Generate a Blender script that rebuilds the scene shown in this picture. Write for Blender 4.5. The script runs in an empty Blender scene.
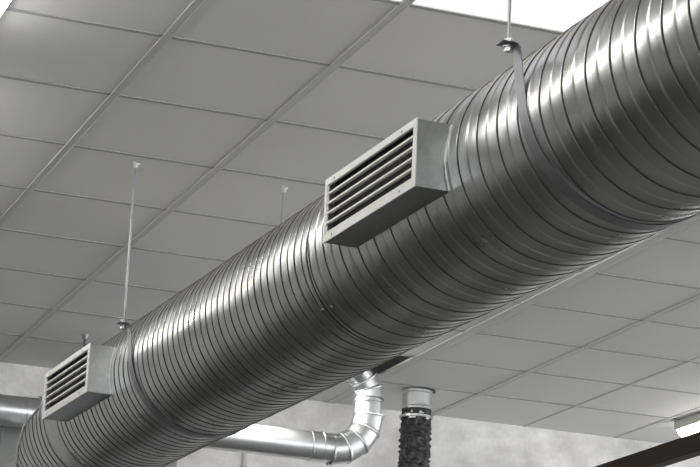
import bpy, math, random
import numpy as np
from mathutils import Vector, Matrix
random.seed(7)
C = bpy.context.scene.collection
ZC = 1.6                     # camera height above the floor; working heights below are relative to the eye
PI = math.pi
V3 = lambda x, y, z: np.array([x, y, z], float)

# ------------------------------------------------------------------ materials
def mat(name, col, metal=0, rough=.5, emit=None, estr=0, var=None, bump=None, rvar=None, spec=None):
    m = bpy.data.materials.new(name); m.use_nodes = True
    nt = m.node_tree; b = nt.nodes['Principled BSDF']
    b.inputs['Base Color'].default_value = (*col, 1)
    b.inputs['Metallic'].default_value = metal; b.inputs['Roughness'].default_value = rough
    if spec is not None: b.inputs['Specular IOR Level'].default_value = spec
    if emit:
        b.inputs['Emission Color'].default_value = (*emit, 1); b.inputs['Emission Strength'].default_value = estr
    tc = nt.nodes.new('ShaderNodeTexCoord')
    def noise(scale, detail=4, kind='noise', stretch=None):
        if kind == 'voronoi':
            n = nt.nodes.new('ShaderNodeTexVoronoi'); n.inputs['Scale'].default_value = scale; out = n.outputs['Color']
        else:
            n = nt.nodes.new('ShaderNodeTexNoise'); n.inputs['Scale'].default_value = scale
            n.inputs['Detail'].default_value = detail; out = n.outputs['Fac']
        src = tc.outputs['Object']
        if stretch:
            mp = nt.nodes.new('ShaderNodeMapping'); mp.inputs['Scale'].default_value = stretch
            nt.links.new(src, mp.inputs['Vector']); src = mp.outputs['Vector']
        nt.links.new(src, n.inputs['Vector'])
        return out
    if var:   # list of (scale, amount, kind, stretch): brightness variation
        last = None
        for sc, am, kd, st in var:
            o = noise(sc, 5, kd, st)
            mr = nt.nodes.new('ShaderNodeMapRange'); nt.links.new(o, mr.inputs[0])
            mr.inputs[1].default_value = .3 if kd == 'noise' else 0; mr.inputs[2].default_value = .7 if kd == 'noise' else 1
            mr.inputs[3].default_value = 1-am; mr.inputs[4].default_value = 1+am
            if last is None: last = mr.outputs[0]
            else:
                mu = nt.nodes.new('ShaderNodeMath'); mu.operation = 'MULTIPLY'
                nt.links.new(last, mu.inputs[0]); nt.links.new(mr.outputs[0], mu.inputs[1]); last = mu.outputs[0]
        vm = nt.nodes.new('ShaderNodeVectorMath'); vm.operation = 'SCALE'
        vm.inputs[0].default_value = col; nt.links.new(last, vm.inputs['Scale'])
        nt.links.new(vm.outputs[0], b.inputs['Base Color'])
    if rvar:
        sc, lo, hi = rvar[:3]
        o = noise(sc, 4, 'noise', rvar[3] if len(rvar) > 3 else None)
        mr = nt.nodes.new('ShaderNodeMapRange'); nt.links.new(o, mr.inputs[0])
        mr.inputs[1].default_value = .3; mr.inputs[2].default_value = .7
        mr.inputs[3].default_value = lo; mr.inputs[4].default_value = hi
        nt.links.new(mr.outputs[0], b.inputs['Roughness'])
    if bump:
        sc, st, dist = bump[:3]
        o = noise(sc, 5)
        bp = nt.nodes.new('ShaderNodeBump'); bp.inputs['Strength'].default_value = st; bp.inputs['Distance'].default_value = dist
        nt.links.new(o, bp.inputs['Height']); nt.links.new(bp.outputs[0], b.inputs['Normal'])
    return m

M = dict(
 duct=mat('galvanised_spiral', (.49, .495, .485), 1, .28, var=[(3, .07, 'noise', None)], rvar=(4, .26, .33)),
 sheet=mat('galvanised_sheet', (.47, .48, .48), 1, .33, var=[(4, .08, 'noise', None), (60, .08, 'voronoi', None)], rvar=(7, .28, .37), bump=(9, .1, .004)),
 strap=mat('strap_steel', (.27, .27, .285), .85, .5, var=[(40, .08, 'noise', None)]),
 zinc=mat('zinc_rod', (.34, .36, .37), .9, .4),
 nut=mat('nut_steel', (.55, .56, .57), 1, .3),
 pipe=mat('bright_pipe', (.60, .61, .62), 1, .34, var=[(6, .06, 'noise', None)], rvar=(8, .30, .40)),
 face=mat('grille_paint', (.78, .78, .74), .0, .45, var=[(25, .04, 'noise', None)]),
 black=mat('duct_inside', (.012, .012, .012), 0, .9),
 seal=mat('sealant', (.72, .72, .70), 0, .5),
 gap=mat('joint_gasket', (.02, .02, .02), 0, .7),
 tile=mat('ceiling_tile', (.66, .655, .63), 0, .85, var=[(1.1, .03, 'noise', None)], bump=(6, .1, .003), spec=.2),
 runner=mat('runner_paint', (.56, .56, .54), 0, .5, spec=.3),
 cross=mat('tee_paint', (.33, .33, .32), 0, .6),  # darkened so the bars carry the shadow gap along the tile edges
 wall=mat('concrete_wall', (.70, .69, .675), 0, .9, var=[(2.3, .12, 'noise', None), (6, .17, 'noise', (1, 1, 1.4)), (40, .05, 'noise', None)], bump=(30, .3, .004)),
 floor=mat('grey_floor', (.16, .158, .15), 0, .5, var=[(1.5, .15, 'noise', None)]),
 housing=mat('lamp_housing', (.55, .56, .52), 0, .5),
 tube=mat('lamp_lens', (.9, .9, .9), 0, .4, emit=(1, .985, .95), estr=13),
 panel=mat('lit_panel', (.25, .25, .25), 0, .5, emit=(.92, .92, .96), estr=.80),
 wood=mat('brown_beam', (.026, .014, .006), 0, .6, spec=.15, var=[(8, .25, 'noise', (6, .6, 6))]),
 hose=mat('black_hose', (.016, .016, .017), 0, .28, rvar=(30, .2, .5), bump=(45, .8, .01)),
 cabinet=mat('grey_cabinet', (.20, .205, .20), .1, .5, var=[(3, .08, 'noise', None)]),
 crevice=mat('seam_crevice', (.045, .045, .042), .1, .6),  # shade in the seam grooves, put into the colour of their faces
 dado=mat('dark_dado', (.05, .05, .045), 0, .6),
 plaster=mat('side_wall', (.45, .45, .44), 0, .9),
)

# dust that has settled on upward facing metal
def dusty(m, col, amount):
    nt = m.node_tree; b = nt.nodes['Principled BSDF']; out = nt.nodes['Material Output']
    g = nt.nodes.new('ShaderNodeNewGeometry'); sp = nt.nodes.new('ShaderNodeSeparateXYZ'); nt.links.new(g.outputs['Normal'], sp.inputs[0])
    mr = nt.nodes.new('ShaderNodeMapRange'); mr.interpolation_type = 'SMOOTHSTEP'
    mr.inputs[1].default_value = .35; mr.inputs[2].default_value = .95; mr.inputs[3].default_value = 0; mr.inputs[4].default_value = amount
    nt.links.new(sp.outputs[2], mr.inputs[0])
    tc = nt.nodes.new('ShaderNodeTexCoord'); n = nt.nodes.new('ShaderNodeTexNoise'); n.inputs['Scale'].default_value = 9; n.inputs['Detail'].default_value = 6
    nt.links.new(tc.outputs['Object'], n.inputs['Vector'])
    m2 = nt.nodes.new('ShaderNodeMapRange'); nt.links.new(n.outputs['Fac'], m2.inputs[0])
    m2.inputs[1].default_value = .3; m2.inputs[2].default_value = .7; m2.inputs[3].default_value = .7; m2.inputs[4].default_value = 1.1
    mu = nt.nodes.new('ShaderNodeMath'); mu.operation = 'MULTIPLY'; nt.links.new(mr.outputs[0], mu.inputs[0]); nt.links.new(m2.outputs[0], mu.inputs[1])
    d = nt.nodes.new('ShaderNodeBsdfDiffuse'); d.inputs[0].default_value = (*col, 1)
    mx = nt.nodes.new('ShaderNodeMixShader'); nt.links.new(mu.outputs[0], mx.inputs[0]); nt.links.new(b.outputs[0], mx.inputs[1]); nt.links.new(d.outputs[0], mx.inputs[2])
    nt.links.new(mx.outputs[0], out.inputs['Surface'])
dusty(M['duct'], (.56, .53, .47), .85)

# ------------------------------------------------------------------ mesh builder
class MB:
    def __init__(s): s.v = []; s.f = []
    def add(s, verts, faces):
        n = len(s.v); s.v += [tuple(map(float, p)) for p in verts]; s.f += [tuple(i+n for i in f) for f in faces]; return s
    def box(s, p0, p1):
        (a, b, c), (d, e, f) = p0, p1
        return s.hexa([(a,b,c),(d,b,c),(d,e,c),(a,e,c),(a,b,f),(d,b,f),(d,e,f),(a,e,f)])
    def hexa(s, q):   # bottom loop then top loop
        return s.add(q, [(3,2,1,0),(4,5,6,7),(0,1,5,4),(1,2,6,5),(2,3,7,6),(3,0,4,7)])
    def ring_tube(s, pts, rads, n=24, cap=True, start=None):
        """tube along a polyline"""
        pts = [np.array(p, float) for p in pts]
        if not hasattr(rads, '__len__'): rads = [rads]*len(pts)
        T = []
        for i in range(len(pts)):
            a = pts[max(i-1, 0)]; b = pts[min(i+1, len(pts)-1)]; t = b-a
            if np.linalg.norm(t) < 1e-9: t = T[-1] if T else V3(0, 0, 1)
            T.append(t/np.linalg.norm(t))
        up = V3(0, 0, 1) if abs(T[0][2]) < .9 else V3(1, 0, 0)
        A = np.cross(T[0], up); A /= np.linalg.norm(A)
        vs = []
        for p, t, r in zip(pts, T, rads):
            A = A-(A@t)*t; A /= np.linalg.norm(A); B = np.cross(t, A)
            for k in range(n):
                w = 2*PI*k/n; vs.append(p+r*(math.cos(w)*A+math.sin(w)*B))
        fs = []
        for i in range(len(pts)-1):
            for k in range(n):
                a = i*n+k; b = i*n+(k+1) % n; fs.append((a, b, b+n, a+n))
        if cap:
            fs.append(tuple(range(n-1, -1, -1))); m = (len(pts)-1)*n; fs.append(tuple(m+k for k in range(n)))
        return s.add(vs, fs)
    def build(s, name, m, parent=None, smooth=False, bevel=0, auto=None):
        me = bpy.data.meshes.new(name)
        off = V3(*parent_loc(parent)) if parent is not None else V3(0, 0, 0)
        v = np.array(s.v); v[:, 2] += ZC; v -= off
        org = V3(0, 0, 0)
        if parent is None:
            lo, hi = v.min(0), v.max(0); org = V3((lo[0]+hi[0])/2, (lo[1]+hi[1])/2, lo[2]); v = v-org
        me.from_pydata([tuple(p) for p in v], [], s.f); me.update()
        me.materials.append(m)
        o = bpy.data.objects.new(name, me); C.objects.link(o); o.location = org
        if parent is not None: o.parent = parent
        if smooth:
            me.shade_smooth()
            if auto: me.set_sharp_from_angle(angle=math.radians(auto))
        if bevel:
            b = o.modifiers.new('bevel', 'BEVEL'); b.width = bevel; b.segments = 2; b.limit_method = 'ANGLE'
        return o

def parent_loc(o):
    l = Vector((0, 0, 0))
    while o is not None: l += o.location; o = o.parent
    return tuple(l)
def thing(name, label, cat, loc, group=None):
    o = bpy.data.objects.new(name, None); C.objects.link(o); o.empty_display_size = .1
    o.location = (loc[0], loc[1], loc[2]+ZC); o['label'] = label; o['category'] = cat
    if group: o['group'] = group
    return o
def tag(o, label, cat, group=None):
    o['label'] = label; o['category'] = cat
    if group: o['group'] = group
    return o
def struct(o): o['kind'] = 'structure'; return o
def copy_tree(o, parent=None):
    c = o.copy(); C.objects.link(c)
    if parent is not None: c.parent = parent
    for ch in list(o.children): copy_tree(ch, c)
    return c

# ------------------------------------------------------------------ duct frame
RAD = .285
DC = V3(2.527, 8, 1.954)
U = V3(-.029, 1, 0); U /= np.linalg.norm(U)
SD = V3(U[1], -U[0], 0)
ZUP = V3(0, 0, 1)
def D(a, s, h): return DC+SD*a+U*s+ZUP*h

# ------------------------------------------------------------------ the room
CEIL = 2.746
YW = 12.49
XL, XR, YB, FL = -4.6, 10.5, -7.0, -ZC
j0, dj = 7.149, .6633
runners = [-4.088, -3.488, -2.888, -2.288, -1.688, -1.088, -.488, .112, .712, 1.312, 1.912, 2.512, 3.112, 3.712, 4.10, 4.465, 5.101, 5.701, 6.301, 6.901, 7.501, 8.101, 8.701, 9.301, 9.901]
ys = [j0+dj*j+(.022 if j == -1 else 0) for j in range(-21, 8)]
# tile sheet with real openings: the missing tile and the two lit panels
xs = [XL]+runners+[XR]; yy = [YB]+ys+[YW]
holes = set()
for i in range(len(xs)-1):
    for j in range(len(yy)-1):
        xm = (xs[i]+xs[i+1])/2; ym = (yy[j]+yy[j+1])/2
        if 4.11 < xm < 4.46 and abs(ym-(j0+dj*6.5)) < .1: holes.add((i, j))
        if 1.92 < xm < 3.10 and j0-2.01*dj < ym < j0-dj+.02: holes.add((i, j))
mb = MB(); T = .018
for i in range(len(xs)-1):
    for j in range(len(yy)-1):
        if (i, j) in holes: continue
        mb.box((xs[i], yy[j], CEIL+.004), (xs[i+1], yy[j+1], CEIL+.004+T))
ceil = struct(mb.build('ceiling', M['tile']))
def on_hole(x, ya, yb): return False
mb = MB()
for x in runners:
    w = .014 if x < 5.5 else .008
    if x == 4.465: w = .026
    if x == 4.10: w = .006
    mb.box((x-w, YB, CEIL), (x+w, YW, CEIL+.01))
    if w > .01:   # raised edges of the wide runner
        for sx in (-1, 1): mb.box((x+sx*w-.0015, YB, CEIL-.0015), (x+sx*w+.0015, YW, CEIL+.004))
mb.build('ceiling_runners', M['runner'], ceil)
mb = MB()
for y in ys: mb.box((XL, y-.010, CEIL+.0005), (XR, y+.010, CEIL+.0095))
mb.build('ceiling_cross_bars', M['cross'], ceil)
# dark plenum above the suspended ceiling
mb = MB(); mb.box((XL, YB, CEIL+.55), (XR, YW, CEIL+.6)); struct(mb.build('trim_1', M['black']))

# walls and floor
mb = MB(); mb.box((XL, YW, FL), (XR, YW+.2, CEIL+.6)); struct(mb.build('wall_back', M['wall']))
mb = MB(); mb.box((XL-.2, YB, FL), (XL, YW+.2, CEIL+.6)); struct(mb.build('wall_left', M['plaster']))
# right wall with a long row of tall window openings added unseen to brighten the ceiling
mb = MB(); mb.box((XR, YB, FL), (XR+.2, YW+.2, -.9)); mb.box((XR, YB, 2.45), (XR+.2, YW+.2, CEIL+.6))
wy = [YB+.0]+[YB+1.2+k*2.6 for k in range(7)]
for k in range(8):
    a = YB+k*2.6-.2; mb.box((XR, max(a, YB), -.9), (XR+.2, min(a+.5, YW+.2), 2.45))
mb.box((XR, YW-.6, -.9), (XR+.2, YW+.2, 2.45))
struct(mb.build('wall_right', M['plaster']))
for k in range(7):
    a = YB+k*2.6+.3; b_ = min(a+2.1, YW-.6)
    mb = MB()
    for y in (a, (a+b_)/2-.025, b_-.05): mb.box((XR+.06, y, -.9), (XR+.12, y+.05, 2.45))
    for z in (-.9, 1.3, 2.40): mb.box((XR+.06, a, z), (XR+.12, b_, z+.05))
    struct(mb.build('window_%d' % (k+1), M['face']))
# unseen dark band added low on the end wall to darken duct reflections
mb = MB(); mb.box((XL, YW-.012, FL), (XR, YW, .7)); struct(mb.build('trim_2', M['dado']))
mb = MB(); mb.box((XL-.2, YB, FL-.1), (XR+.2, YW+.2, FL)); struct(mb.build('floor', M['floor']))

# ------------------------------------------------------------------ lit ceiling panels
def lit_panel(x0, x1, label):
    ya, yb = j0-2*dj, j0-dj+.022
    t = thing('ceiling_light', label, 'ceiling light', ((x0+x1)/2, (ya+yb)/2, CEIL), 'lit panels in the suspended ceiling')
    MB().box((x0+.017, ya+.012, CEIL+.005), (x1-.017, yb-.011, CEIL+.012)).build('diffuser', M['panel'], t)
    f = MB()
    for a, b in (((x0+.0145, ya+.0085), (x0+.018, yb-.0085)), ((x1-.018, ya+.0085), (x1-.0145, yb-.0085)),
                 ((x0+.018, ya+.0085), (x1-.018, ya+.013)), ((x0+.018, yb-.012), (x1-.018, yb-.0085))):
        f.box((*a, CEIL+.002), (*b, CEIL+.06))
    f.box((x0+.0145, ya+.0085, CEIL+.06), (x1-.0145, yb-.0085, CEIL+.065))
    f.build('frame', M['housing'], t)
lit_panel(1.912, 2.512, 'bright white panel light in the ceiling left of the wide runner')
lit_panel(2.512, 3.112, 'bright white panel light above the near hanger rod, beside the duct')

# ------------------------------------------------------------------ fluorescent battens
def batten(xc, ya, yb, label, group='fluorescent batten lights'):
    t = thing('fluorescent_light', label, 'ceiling light', (xc, (ya+yb)/2, CEIL), group)
    h = MB(); h.box((xc-.085, ya, CEIL-.050), (xc+.085, yb, CEIL+.004)); h.build('housing', M['housing'], t, bevel=.006)
    n = 10; r = .078
    prof = [(r*math.cos(PI+PI*k/n), .05*math.sin(PI+PI*k/n)) for k in range(n+1)]
    def rowat(y, sc): return [(xc+p[0]*sc, y, CEIL-.051+p[1]*sc) for p in prof]
    ends = [(ya+.004, .55), (ya+.012, .85), (ya+.03, 1), (yb-.03, 1), (yb-.012, .85), (yb-.004, .55)]
    vs = []; fs = []
    for y, sc in ends: vs += rowat(y, sc)
    for q in range(len(ends)-1):
        for k in range(n): a = q*(n+1)+k; fs.append((a, a+1, a+n+2, a+n+1))
    fs.append(tuple(range(n, -1, -1))); m_ = (len(ends)-1)*(n+1); fs.append(tuple(m_+k for k in range(n+1)))
    for q in range(len(ends)-1): a = q*(n+1); fs.append((a, a+n+1, a+2*n+1, a+n))
    l = MB(); l.add(vs, fs); l.build('lens', M['tube'], t, smooth=True, auto=50)
XLAMP = 1.255
batten(XLAMP, 5.85, 7.35, 'fluorescent batten glowing at the top left corner of the ceiling')
batten(XLAMP, 7.85, 9.35, 'fluorescent batten beyond the corner one, just left of the picture')
batten(XLAMP, 9.85, 11.35, 'fluorescent batten nearest the end wall in the left row')
batten(XLAMP, 3.85, 5.35, 'fluorescent batten nearest the camera in the left row')
batten(6.445, 10.38, 11.86, 'fluorescent batten glowing above the brown beam at lower right')
batten(6.445, 8.4, 9.88, 'fluorescent batten second from the end wall in the right row')
batten(6.445, 6.4, 7.88, 'fluorescent batten third from the end wall in the right row')

for k, nm in enumerate(('nearest the end wall', 'second from the end wall', 'third from the end wall', 'furthest from the end wall')):
    batten(3.85, 10.30-2.0*k, 11.78-2.0*k, 'fluorescent batten hidden above the duct, '+nm)
# ------------------------------------------------------------------ spiral duct
P = .1225
def prof(folded=False):
    pts = []
    def bead(c, hw, h, kind):
        if kind == 'seam':     # folded lock seam: steep near side, flat top, step down
            return [(c-hw-.0016, 0), (c-hw, .0002), (c-hw*.5, h*.8), (c, h), (c+hw*.6, h*.75), (c+hw*.8, -.0016), (c+hw+.0040, -.0016), (c+hw+.0044, 0), (c+hw+.0060, 0)]
        return [(c-hw-.0016, 0), (c-hw, .0002), (c-hw*.55, h*.7), (c, h), (c+hw*.6, h*.6), (c+hw*.85, -.0010), (c+hw+.0016, -.0010), (c+hw+.0020, 0), (c+hw+.0034, 0)]
    mirror = lambda c, L: [(2*c-x, h) for x, h in reversed(L)]     # open side of the fold faces the near end
    pts += mirror(.008, bead(.008, .0034, .0028, 'seam'))
    pts += [(x, None) for x in (.022, .03, .038, .046, .054)]
    r_ = bead(.008+P/2, .0042, .0025, 'rib')
    pts += mirror(.008+P/2, r_) if folded else r_
    pts += [(x+P/2, None) for x in (.022, .03, .038, .046, .054)]
    out = []
    for x, h in pts:
        if h is None:
            t = ((x % (P/2))-.015)/(P/2-.018); h = .0005*math.sin(PI*min(max(t, 0), 1))
        out.append((x, h))
    return out
PF0 = prof(); PF1 = prof(True); NP = len(PF0)
def far_end(h):      # the far end is cut on a slant and notched beside the wall pipe
    return np.where(h > .04, 1.83, np.where(h > 0, SE-6.25*h, SE-1.8*h))
SE = 2.08
def duct_section(s0, s1, root, rad=RAD, M_=160, seed=0, slant=False):
    rng = np.random.RandomState(seed); folded = seed >= 2; PF = PF1 if folded else PF0
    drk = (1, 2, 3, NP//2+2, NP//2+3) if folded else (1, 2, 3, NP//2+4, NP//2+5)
    k0 = math.floor((s0-P)/P); k1 = math.ceil((s1+P+(.6 if slant else 0))/P)
    W = []; H = []
    for k in range(k0, k1):
        for x, h in PF: W.append(k*P+x); H.append(h)
    W = np.array(W); H = np.array(H); K = len(W)
    th = np.linspace(-PI, PI, M_+1)
    S = W[:, None]+P*th[None, :]/(2*PI)
    Rr = rad+H[:, None]+0*S
    S1 = s1+0*th if not slant else far_end(rad*np.sin(th))
    S1 = S1[None, :]
    # small dents and out-of-roundness
    ph = rng.rand(8)*6.28
    dent = .0007*np.sin(3*th[None]+2.1*S+ph[0])+.0005*np.sin(5*th[None]-5.3*S+ph[1])+.0004*np.sin(9*th[None]+9.7*S+ph[2])+.0003*np.sin(2*th[None]+31*S+ph[3])
    Rr = Rr+dent
    inside = (S > s0) & (S < S1)
    edge = np.minimum(np.abs(S-s0), np.abs(S-S1)) < .010
    Rr = np.where(edge & inside, rad+.001+dent*.3, Rr)
    Sc = np.minimum(np.maximum(S, s0), S1); Rr = np.where(inside, Rr, rad)
    verts = []
    ct = -np.cos(th); st = np.sin(th)
    X = DC[None, None]+Sc[..., None]*U+(Rr*ct[None])[..., None]*SD+(Rr*st[None])[..., None]*ZUP
    idx = lambda k, m: (k*M_+m) if m < M_ else ((k+NP)*M_ if k+NP < K else None)
    verts = X[:, :M_].reshape(-1, 3)
    faces = []; dark = []
    for k in range(K-1):
        if k+1+NP >= K+NP: break
        for m in range(M_):
            c = (inside[k, m] or inside[k+1, m] or inside[k, m+1] or inside[k+1, m+1])
            if not c: continue
            q = (idx(k, m), idx(k, m+1), idx(k+1, m+1), idx(k+1, m))
            if None in q: continue
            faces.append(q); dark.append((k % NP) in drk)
    used = sorted({i for f in faces for i in f}); mp = {o: n for n, o in enumerate(used)}
    b = MB(); b.v = [tuple(verts[i]) for i in used]; b.f = [tuple(mp[i] for i in f) for f in faces]
    o = b.build('duct_section', M['duct'], root, smooth=True)
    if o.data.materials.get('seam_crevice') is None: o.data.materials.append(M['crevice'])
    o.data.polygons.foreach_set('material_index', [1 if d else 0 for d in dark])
    return o
def hoop(s0, s1, r0, r1, a0=-PI, a1=PI, n=128, prof_=None):
    """band around the duct, outer profile list (s, r)"""
    pr = prof_ or [(s0, r0), (s0, r1), (s1, r1), (s1, r0)]
    full = abs(a1-a0-2*PI) < 1e-6; m = len(pr); vs = []; fs = []; N = n if full else n+1
    for k in range(N):
        t = a0+(a1-a0)*k/n
        for s, r in pr: vs.append(D(-r*math.cos(t), s, r*math.sin(t)))
    for k in range(n):
        k2 = (k+1) % N
        for q in range(m): q2 = (q+1) % m; fs.append((k*m+q, k*m+q2, k2*m+q2, k2*m+q))
    if not full: fs.append(tuple(range(m))); fs.append(tuple((N-1)*m+q for q in range(m-1, -1, -1)))
    return MB().add(vs, fs)
duct = thing('ventilation_duct', 'large round galvanised spiral duct running diagonally under the ceiling', 'duct', D(0, -2, 0))
for q, (a, b) in enumerate(((-7.4, -4.348), (-4.333, -1.339), (-1.324, 1.572), (1.742, SE))):
    duct_section(a, b, duct, RAD+(.0 if q != 1 else .0012), seed=q, slant=(q == 3))
for s in (-4.34, -1.331, 1.577, 1.739):
    hoop(s-.02, s+.02, RAD-.02, RAD-.0008).build('joint_gasket', M['gap'], duct, smooth=True, auto=40)['label'] = 'dark joint gap'
# smooth coupling collar near the far end
hoop(0, 0, 0, 0, prof_=[(1.582, RAD-.004), (1.582, RAD+.0022), (1.585, RAD+.0030), (1.60, RAD+.0022), (1.715, RAD+.0022), (1.733, RAD+.0030), (1.736, RAD+.0022), (1.736, RAD-.004)]
     ).build('coupling_collar', M['sheet'], duct, smooth=True, auto=40)['label'] = 'smooth collar without ribs'
# sealant bead at the end and end cap
b = MB(); n = 160; m = 6; vs = []; fs = []
for k in range(n):
    t = 2*PI*k/n; w = .006+.003*random.random()
    for q in range(m):
        a = 2*PI*q/m; r = RAD+.002+w*math.cos(a)
        vs.append(D(-r*math.cos(t), float(far_end(RAD*math.sin(t)))+w*math.sin(a)*1.3, r*math.sin(t)))
for k in range(n):
    for q in range(m): fs.append((k*m+q, k*m+(q+1) % m, ((k+1) % n)*m+(q+1) % m, ((k+1) % n)*m+q))
b.add(vs, fs).build('sealant_bead', M['seal'], duct, smooth=True)['label'] = 'pale bead of sealant around the far end'
vs = []; n = 96
for k in range(n):
    t = 2*PI*k/n; r = RAD-.0015; vs.append(D(-r*math.cos(t), float(far_end(RAD*math.sin(t)))-.001, r*math.sin(t)))
vs.append(D(0, 1.90, 0))
b = MB(); b.add(vs, [(k, (k+1) % n, n) for k in range(n)]); b.build('end_cap', M['sheet'], duct)
b = MB(); b.ring_tube([D(0, 2.2, -.10), D(0, 3.675, -.10)], .14, 48); b.build('outlet_spigot', M['sheet'], duct, smooth=True, auto=40)
def screw_at(s, deg, r0, root, r=.0045):
    t = math.radians(deg); n_ = V3(*(SD*-math.cos(t)+ZUP*math.sin(t)))
    p = D(-r0*math.cos(t), s, r0*math.sin(t))
    MB().ring_tube([p-n_*.006, p+n_*.002, p+n_*.0035], [r, r, r*.6], 10).build('screw', M['zinc'], root, smooth=True, auto=40)
for dg in (-42, -42+90, -42+180, -42-90):
    screw_at(-1.305, dg, RAD+.001, duct); screw_at(-1.372, dg-1, RAD+.002, duct)

# ------------------------------------------------------------------ supply registers on the duct side
def register(s0, s1, label):
    """s0 near the camera, s1 away; face plane parallel to the duct"""
    af = -.378; hh = .0985
    root = thing('air_register', label, 'air vent', D(af, (s0+s1)/2, 0), 'side registers on the duct')
    th = .0012
    # neck of bent sheet: four walls that run into the round duct
    b = MB()
    def bx(a0, a1, sa, sb, h0, h1, B):
        B.hexa([D(a0, sa, h0), D(a1, sa, h0), D(a1, sb, h0), D(a0, sb, h0), D(a0, sa, h1), D(a1, sa, h1), D(a1, sb, h1), D(a0, sb, h1)])
    ns, nh = .004, .003     # neck slightly smaller than the face flange
    a_in = -math.sqrt(RAD**2-(hh-nh)**2)+.001     # where top and bottom meet the duct
    for h0, h1 in ((hh-nh-th, hh-nh), (-hh+nh, -hh+nh+th)): bx(af+.003, a_in+.004, s0+ns, s1-ns, h0, h1, b)
    for sa in (s0+ns, s1-ns-th):      # end walls with a curved inner edge
        hs = np.linspace(-hh+nh, hh-nh, 15)
        vs = []
        for h in hs:
            ai = -math.sqrt(RAD**2-h*h)+.0015
            for a, s in ((af+.003, sa), (ai, sa), (ai, sa+th), (af+.003, sa+th)): vs.append(D(a, s, h))
        fs = [(3, 2, 1, 0), tuple(14*4+q for q in range(4))]
        for k in range(14):
            for q in range(4): q2 = (q+1) % 4; fs.append((k*4+q, k*4+q2, k*4+4+q2, k*4+4+q))
        b.add(vs, fs)
    neck = b.build('register_neck', M['sheet'], root)
    # sealant along the neck where it meets the duct
    pts = [D(-math.sqrt((RAD+.002)**2-h*h), s0+ns-.001, h) for h in np.linspace(-hh+nh, hh-nh, 26)]
    sb = MB(); sb.ring_tube(pts, [.0016+.0038*random.random()**2 for _ in pts], 8)
    sb.build('sealant_bead', M['seal'], root, smooth=True)['label'] = 'thin uneven bead of pale sealant'
    # flanged face frame
    f = MB(); ft = .004; wv, wh = .020, .022
    i0, i1 = s0+wv, s1-wv; g = hh-wh
    outer = [(s0, -hh), (s1, -hh), (s1, hh), (s0, hh)]; inner = [(i0, -g), (i1, -g), (i1, g), (i0, g)]
    vs = [D(af, s, h) for s, h in outer]+[D(af-.001, s, h) for s, h in inner]+[D(af+ft, s, h) for s, h in outer]+[D(af+.007, s, h) for s, h in inner]
    fs = []
    for q in range(4):
        r = (q+1) % 4
        fs += [(q, r, 4+r, 4+q), (8+q, 12+q, 12+r, 8+r), (q, 8+q, 8+r, r), (4+q, 4+r, 12+r, 12+q)]
    f.add(vs, fs); f.build('face_frame', M['face'], root, bevel=.0008)['label'] = 'pale painted flange'
    # louvre blades, tilted
    nb = 5; pitch = 2*g/nb
    for k in range(nb):
        hc = g-pitch*(k+.86)
        bl = MB(); q = []
        hf, hb = hc+.000, hc+.0065      # front edge lower, rear edge higher
        t = .0013
        sec = [(af+.001, hf-.002), (af+.001, hf+.0035), (af+.0035, hf+.0040), (af+.022, hb+t), (af+.022, hb-t), (af+.0035, hf-.0018)]
        vs = []
        for s in (i0+.0005, i1-.0005): vs += [D(a, s, max(h, -g+.0008)) for a, h in sec]
        m = len(sec); fs = [tuple(range(m)), tuple(m+q_ for q_ in range(m-1, -1, -1))]
        for e in range(m): e2 = (e+1) % m; fs.append((e, m+e, m+e2, e2))
        bl.add(vs, fs).build('louvre_blade', M['face'], root)
    b = MB(); bx(af+.030, af+.032, s0+ns+.002, s1-ns-.002, -hh+nh+.002, hh-nh-.002, b)  # black sheet put in for the shade inside the register
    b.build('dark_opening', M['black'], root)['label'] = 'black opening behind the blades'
    for s in (s0+.10, s1-.075):
        for h in (hh-.012, -hh+.012):
            p = D(af, s, h)
            sc = MB(); sc.ring_tube([p+SD*.004, p-SD*.001, p-SD*.002], [.0042, .0042, .003], 10)
            sc.build('screw', M['strap'], root, smooth=True, auto=40)
    return root
register(-2.375, -1.705, 'large air register with black slots near the middle, nearer of the two')
register(.785, 1.445, 'smaller looking air register at the far lower left end of the duct')

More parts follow.
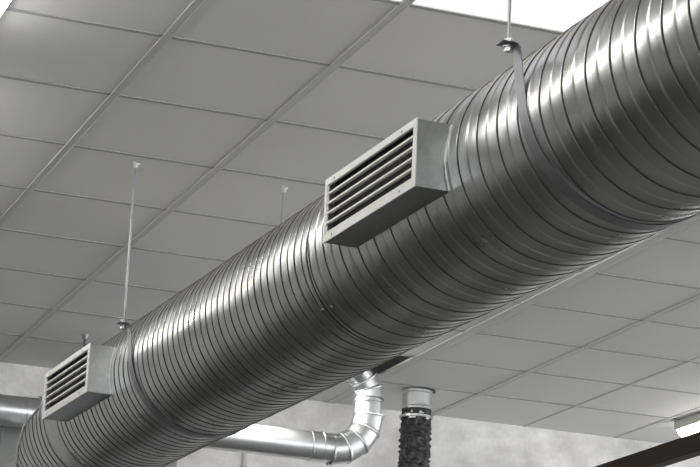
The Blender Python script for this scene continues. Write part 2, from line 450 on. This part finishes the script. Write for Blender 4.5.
# ------------------------------------------------------------------ hangers
def hanger(s, label, eh=.135, lean=.3, zt=CEIL):
    root = thing('duct_hanger', label, 'hanger', D(0, s+lean*eh, zt-DC[2]), 'strap hangers holding the duct')
    w = .023; t = .0022; r = RAD+.0045; ea = .338; tg = 0; se = s+lean*eh
    path = [(-ea, eh+.003), (-r-.013, eh+.003), (-r-.005, eh), (-r-.001, eh-.008), (-r, eh-.016), (-r, .08), (-r, .04)]
    path += [(-r*math.cos(a), -r*math.sin(a)) for a in np.linspace(tg, PI-tg, 70)]
    path += [(r, .04), (r, .08), (r, eh-.016), (r+.001, eh-.008), (r+.005, eh), (r+.013, eh+.003), (ea, eh+.003)]
    pts = [np.array(p) for p in path]; vs = []; fs = []
    for i, p in enumerate(pts):
        d = pts[min(i+1, len(pts)-1)]-pts[max(i-1, 0)]; d /= np.linalg.norm(d); nrm = np.array([d[1], -d[0]])
        for q, (sg, sw) in enumerate(((1, -1), (1, 1), (-1, 1), (-1, -1))):
            pp = p+nrm*t*.5*sg; vs.append(D(pp[0], s+lean*pp[1]+sw*w, pp[1]))
    for i in range(len(pts)-1):
        for q in range(4): q2 = (q+1) % 4; fs.append((i*4+q, i*4+q2, i*4+4+q2, i*4+4+q))
    fs.append((3, 2, 1, 0)); m = (len(pts)-1)*4; fs.append((m, m+1, m+2, m+3))
    MB().add(vs, fs).build('strap', M['strap'], root, smooth=True, auto=35)['label'] = 'flat grey steel strap wrapped under the duct'
    for sg in (-1, 1):
        a = sg*.312; s_ = se; top = zt-DC[2]-.004
        # threaded rod
        n = int((top-eh+.024)/.004); pts_ = []; rr = []
        for k in range(n+1): pts_.append(D(a, s_, eh-.020+(top-eh+.020)*k/n)); rr.append(.0048 if k % 2 else .0042)
        rod = MB().ring_tube(pts_, rr, 10).build('threaded_rod', M['zinc'], root, smooth=True)
        for hz in (eh-.018, eh+.006):
            nt_ = MB(); nt_.ring_tube([D(a, s_, hz), D(a, s_, hz+.011)], .0115, 6); nt_.build('nut', M['nut'], rod)
            ws = MB(); z0 = hz+(.011 if hz < eh else -.0022); ws.ring_tube([D(a, s_, z0), D(a, s_, z0+.002)], .016, 20)
            ws.build('washer', M['nut'], rod, smooth=True, auto=40)
        # ceiling anchor clip
        an = MB(); an.ring_tube([D(a, s_, top-.022), D(a, s_, top-.006)], [.009, .011], 6)
        q0 = D(a, s_, top-.006)
        an.ring_tube([q0, q0+SD*.018+U*.012+ZUP*.008], [.006, .004], 8); an.ring_tube([q0, q0-SD*.012-U*.004+ZUP*.008], [.006, .004], 8)
        an.build('ceiling_anchor', M['runner'], root, smooth=True, auto=40)
    return root
hanger(-2.846, 'duct hanger nearest the camera, rod in front of the lit ceiling panel', eh=.18, lean=.26)
hanger(.518, 'duct hanger with long thin rod above the far register', lean=.31)

# ------------------------------------------------------------------ wall pipe with elbows
YP = 11.55; ZP = 2.298; RP = .078
pipe = thing('ventilation_pipe', 'shiny galvanised round pipe along the end wall with elbow rising into the ceiling', 'pipe', (3.2, YP, ZP))
b = MB(); b.ring_tube([(XL, YP, ZP), (4.150, YP, ZP)], RP, 48, cap=False); b.build('straight_pipe', M['pipe'], pipe, smooth=True)
def ringp(p, t, r, w=.006, h=.004):
    p = np.array(p, float); t = np.array(t, float); t /= np.linalg.norm(t)
    return [(p-t*w, r), (p-t*w*.6, r+h*.8), (p, r+h), (p+t*w*.6, r+h*.8), (p+t*w, r)]
for x, nm in ((2.52, 'pipe_coupling'), (4.06, 'pipe_coupling')):
    b = MB(); pts = [(V3(x-.035, YP, ZP), RP), (V3(x-.034, YP, ZP), RP+.004), (V3(x-.026, YP, ZP), RP+.004), (V3(x-.024, YP, ZP), RP+.002),
                     (V3(x+.030, YP, ZP), RP+.002), (V3(x+.032, YP, ZP), RP+(.014 if x < 3 else .004)), (V3(x+.042, YP, ZP), RP+(.014 if x < 3 else .004)), (V3(x+.043, YP, ZP), RP)]
    b.ring_tube([p for p, r in pts], [r for p, r in pts], 48, cap=False); b.build(nm, M['pipe'], pipe, smooth=True, auto=30)
def gored(center, e1, e2, Rb, a0, a1, ng, r, name, parent):
    """segmented elbow: arc centre, axes e1,e2, bend radius; straight mitred gores with raised seams"""
    e1, e2 = V3(*e1), V3(*e2); c = V3(*center); nrm = np.cross(e1, e2)
    el = None; n = 40; first = None
    for g in range(ng):
        t0 = a0+(a1-a0)*g/ng; t1 = a0+(a1-a0)*(g+1)/ng; tm = (t0+t1)/2
        vs = []; fs = []
        rows = [(t0, 0, 0), (t0, .10, .0), (t0, .10, -.0), (t1, .9, 0), (t1, 1, 0)]
        fr = [0, .07, .12, .5, .88, .93, 1]; bm = [.0045, .0035, 0, 0, 0, .0035, .0045]
        ax = -math.sin(tm)*e1+math.cos(tm)*e2; rad = math.cos(tm)*e1+math.sin(tm)*e2
        pm = c+rad*Rb/math.cos((t1-t0)/2)*1.0
        for f, bb in zip(fr, bm):
            for k in range(n):
                w = 2*PI*k/n; off = (r+bb)*(math.cos(w)*rad+math.sin(w)*nrm)
                base = pm+off; rr = (base-c)@rad
                L = rr*math.tan((t1-t0)/2)
                vs.append(base+ax*L*(2*f-1))
        for i in range(len(fr)-1):
            for k in range(n): a = i*n+k; d = i*n+(k+1) % n; fs.append((a, d, d+n, a+n))
        o = MB().add(vs, fs).build('elbow_segment' if first is not None else name, M['pipe'], parent if first is None else first, smooth=True, auto=25)
        if first is None: first = o
    return first
Rb = .20; XE = 4.345
gored((XE-Rb, YP, ZP+Rb), (0, 0, -1), (1, 0, 0), Rb, 0, PI/2, 4, RP+.004, 'lower_elbow', pipe)
b = MB(); z1 = 2.585
pts = [((XE, YP, ZP+Rb), RP), ((XE, YP, 2.555), RP)]+ringp((XE, YP, 2.562), (0, 0, 1), RP, .005, .003)+[((XE, YP, z1), RP)]
b.ring_tube([p for p, r in pts], [r for p, r in pts], 48, cap=False); b.build('riser_pipe', M['pipe'], pipe, smooth=True, auto=40)
dirx = V3(-.954, -.30, 0)
gored(V3(XE, YP, z1)+dirx*.16, tuple(-dirx), (0, 0, 1), .16, 0, math.radians(62), 3, RP+.002, 'upper_elbow', pipe)
e_ = V3(XE, YP, z1)+dirx*.16+(-dirx)*.16*math.cos(math.radians(62))+ZUP*.16*math.sin(math.radians(62))
tdir = dirx*math.sin(math.radians(62))+ZUP*math.cos(math.radians(62))
b = MB(); b.ring_tube([e_, e_+tdir*.30], RP, 40, cap=False); b.build('upper_pipe', M['pipe'], pipe, smooth=True)

hz = thing('pipe_hanger', 'short thin rod dropping from the ceiling behind the far register', 'hanger', (2.77, 11.55, CEIL))
b = MB(); b.ring_tube([(2.77, YP, ZP+RP), (2.77, YP, CEIL-.004)], .006, 10); rd = b.build('threaded_rod', M['zinc'], hz, smooth=True)
b = MB(); b.ring_tube([(2.77, YP, CEIL-.028), (2.77, YP, CEIL-.006)], [.011, .02], 10); b.build('ceiling_anchor', M['zinc'], hz, smooth=True, auto=40)
b = MB()
vs = []; fs = []; n = 40
for k in range(n):
    a = 2*PI*k/n
    for x, r in ((2.757, RP+.0005), (2.757, RP+.003), (2.783, RP+.003), (2.783, RP+.0005)): vs.append((x, YP+r*math.cos(a), ZP+r*math.sin(a)))
for k in range(n):
    for q in range(4): fs.append((k*4+q, k*4+(q+1) % 4, ((k+1) % n)*4+(q+1) % 4, ((k+1) % n)*4+q))
b.add(vs, fs).build('pipe_clamp', M['strap'], hz, smooth=True, auto=40)

# ------------------------------------------------------------------ black flexible hose
HX, HY = 4.762, 11.88
hs = thing('exhaust_hose', 'wrinkled black flexible hose hanging from a metal ceiling collar', 'hose', (HX, HY, CEIL))
b = MB(); R_ = .082
pr = [(CEIL+.08, R_-.004), (CEIL-.006, R_-.004), (CEIL-.008, R_+.006), (CEIL-.020, R_+.006), (CEIL-.024, R_), (CEIL-.07, R_), (CEIL-.088, R_), (CEIL-.092, R_+.004), (CEIL-.098, R_+.004), (CEIL-.102, R_-.002), (CEIL-.17, R_-.003)]
b.ring_tube([(HX, HY, z) for z, r in pr], [r for z, r in pr], 40, cap=False); b.build('metal_collar', M['pipe'], hs, smooth=True, auto=35)['label'] = 'shiny metal collar at the ceiling'
b = MB(); b.ring_tube([(HX+.01, HY, CEIL-.003), (HX+.01, HY, CEIL-.007)], R_+.012, 40); b.build('ceiling_flange', M['gap'], hs, smooth=True, auto=40)
rng = np.random.RandomState(3); n = 64; rows = 260; z0, z1h = CEIL-.112, CEIL-1.9
vs = []; fs = []
for i in range(rows):
    f = i/(rows-1); z = z0+(z1h-z0)*f; cx = HX-.03*f+.004*math.sin(9*f); cy = HY+.004*math.sin(7*f)
    for k in range(n):
        a = 2*PI*k/n
        hel = math.sin((z/.030)*2*PI+a)
        wr = math.sin(7*a+z*55+2*math.sin(z*31))*math.sin(3*a-z*70)
        r = R_+.001+(.002*hel+.006*wr+.004*math.sin(11*a-z*120+3*math.sin(5*a+z*40)))*min(1, (i+1)/8) + .0012*rng.randn()
        vs.append((cx+r*math.cos(a), cy+r*math.sin(a), z))
for i in range(rows-1):
    for k in range(n): a = i*n+k; d = i*n+(k+1) % n; fs.append((a, a+n, d+n, d))
MB().add(vs, fs).build('flexible_hose', M['hose'], hs, smooth=True)['label'] = 'crumpled black sleeve'
b = MB(); pts = [(CEIL-.150, R_+.004), (CEIL-.150, R_+.011), (CEIL-.162, R_+.011), (CEIL-.162, R_+.004)]
b.ring_tube([(HX-.001, HY, z) for z, r in pts], [r for z, r in pts], 40, cap=False); b.build('hose_clamp', M['pipe'], hs, smooth=True, auto=35)['label'] = 'thin silver clamp band'

# ------------------------------------------------------------------ brown beam, conduit, grey cabinet
b = MB(); b.box((5.5, 4.5, 2.187), (5.57, YW+.02, 2.283)); bm_ = b.build('wooden_beam', M['wood'], bevel=.004)
tag(bm_, 'dark brown wooden beam crossing the lower right corner below the ceiling', 'beam')
ct = thing('wall_conduit', 'thin pale vertical conduit on the end wall below the shiny pipe', 'conduit', (3.966, YW, 1.0))
MB().ring_tube([(3.966, YW-.016, FL+.02), (3.966, YW-.016, 2.42)], .014, 16).build('conduit_tube', M['housing'], ct, smooth=True, auto=40)
for z in (2.30, 1.2, .2): MB().box((3.945, YW-.031, z), (3.987, YW, z+.02)).build('conduit_clip', M['zinc'], ct, bevel=.002)
cb = thing('ventilation_cabinet', 'flat grey sheet metal cabinet behind the far end of the duct', 'cabinet', (2.9, 12.0, FL))
b = MB(); b.box((2.405, 11.69, FL+.06), (3.35, YW-.02, 2.26)); b.build('cabinet_body', M['cabinet'], cb, bevel=.006)
b = MB(); b.box((2.44, 11.72, FL), (3.31, YW-.04, FL+.06)); b.build('plinth', M['black'], cb)
b = MB(); b.box((2.43, 11.678, .3), (3.325, 11.69, 1.6)); b.build('access_panel', M['cabinet'], cb, bevel=.003)

# ------------------------------------------------------------------ world, camera
w = bpy.data.worlds.new('World'); bpy.context.scene.world = w; w.use_nodes = True
bg = w.node_tree.nodes['Background']; bg.inputs[0].default_value = (.95, .97, 1, 1); bg.inputs[1].default_value = 3.6

f_, pi_, ro, ya = 2341.214364452214, 0.2768073334306281, 0.04857623601911281, 0.3486424335603229
cy, sy, cp, sp = math.cos(ya), math.sin(ya), math.cos(pi_), math.sin(pi_)
F = Vector((sy*cp, cy*cp, sp)); R0 = Vector((cy, -sy, 0)); U0 = R0.cross(F)
R = math.cos(ro)*R0+math.sin(ro)*U0; Uc = -math.sin(ro)*R0+math.cos(ro)*U0
cam = bpy.data.cameras.new('camera'); co = bpy.data.objects.new('camera', cam); C.objects.link(co)
mw = Matrix((R, Uc, -F)).transposed().to_4x4(); mw.translation = Vector((0, 0, ZC)); co.matrix_world = mw
cam.sensor_width = 36; cam.lens = 36*f_/700; cam.clip_end = 100
bpy.context.scene.camera = co
vs_ = bpy.context.scene.view_settings
vs_.view_transform = 'Standard'; vs_.look = 'None'; vs_.gamma = 1; vs_.exposure = 0.34
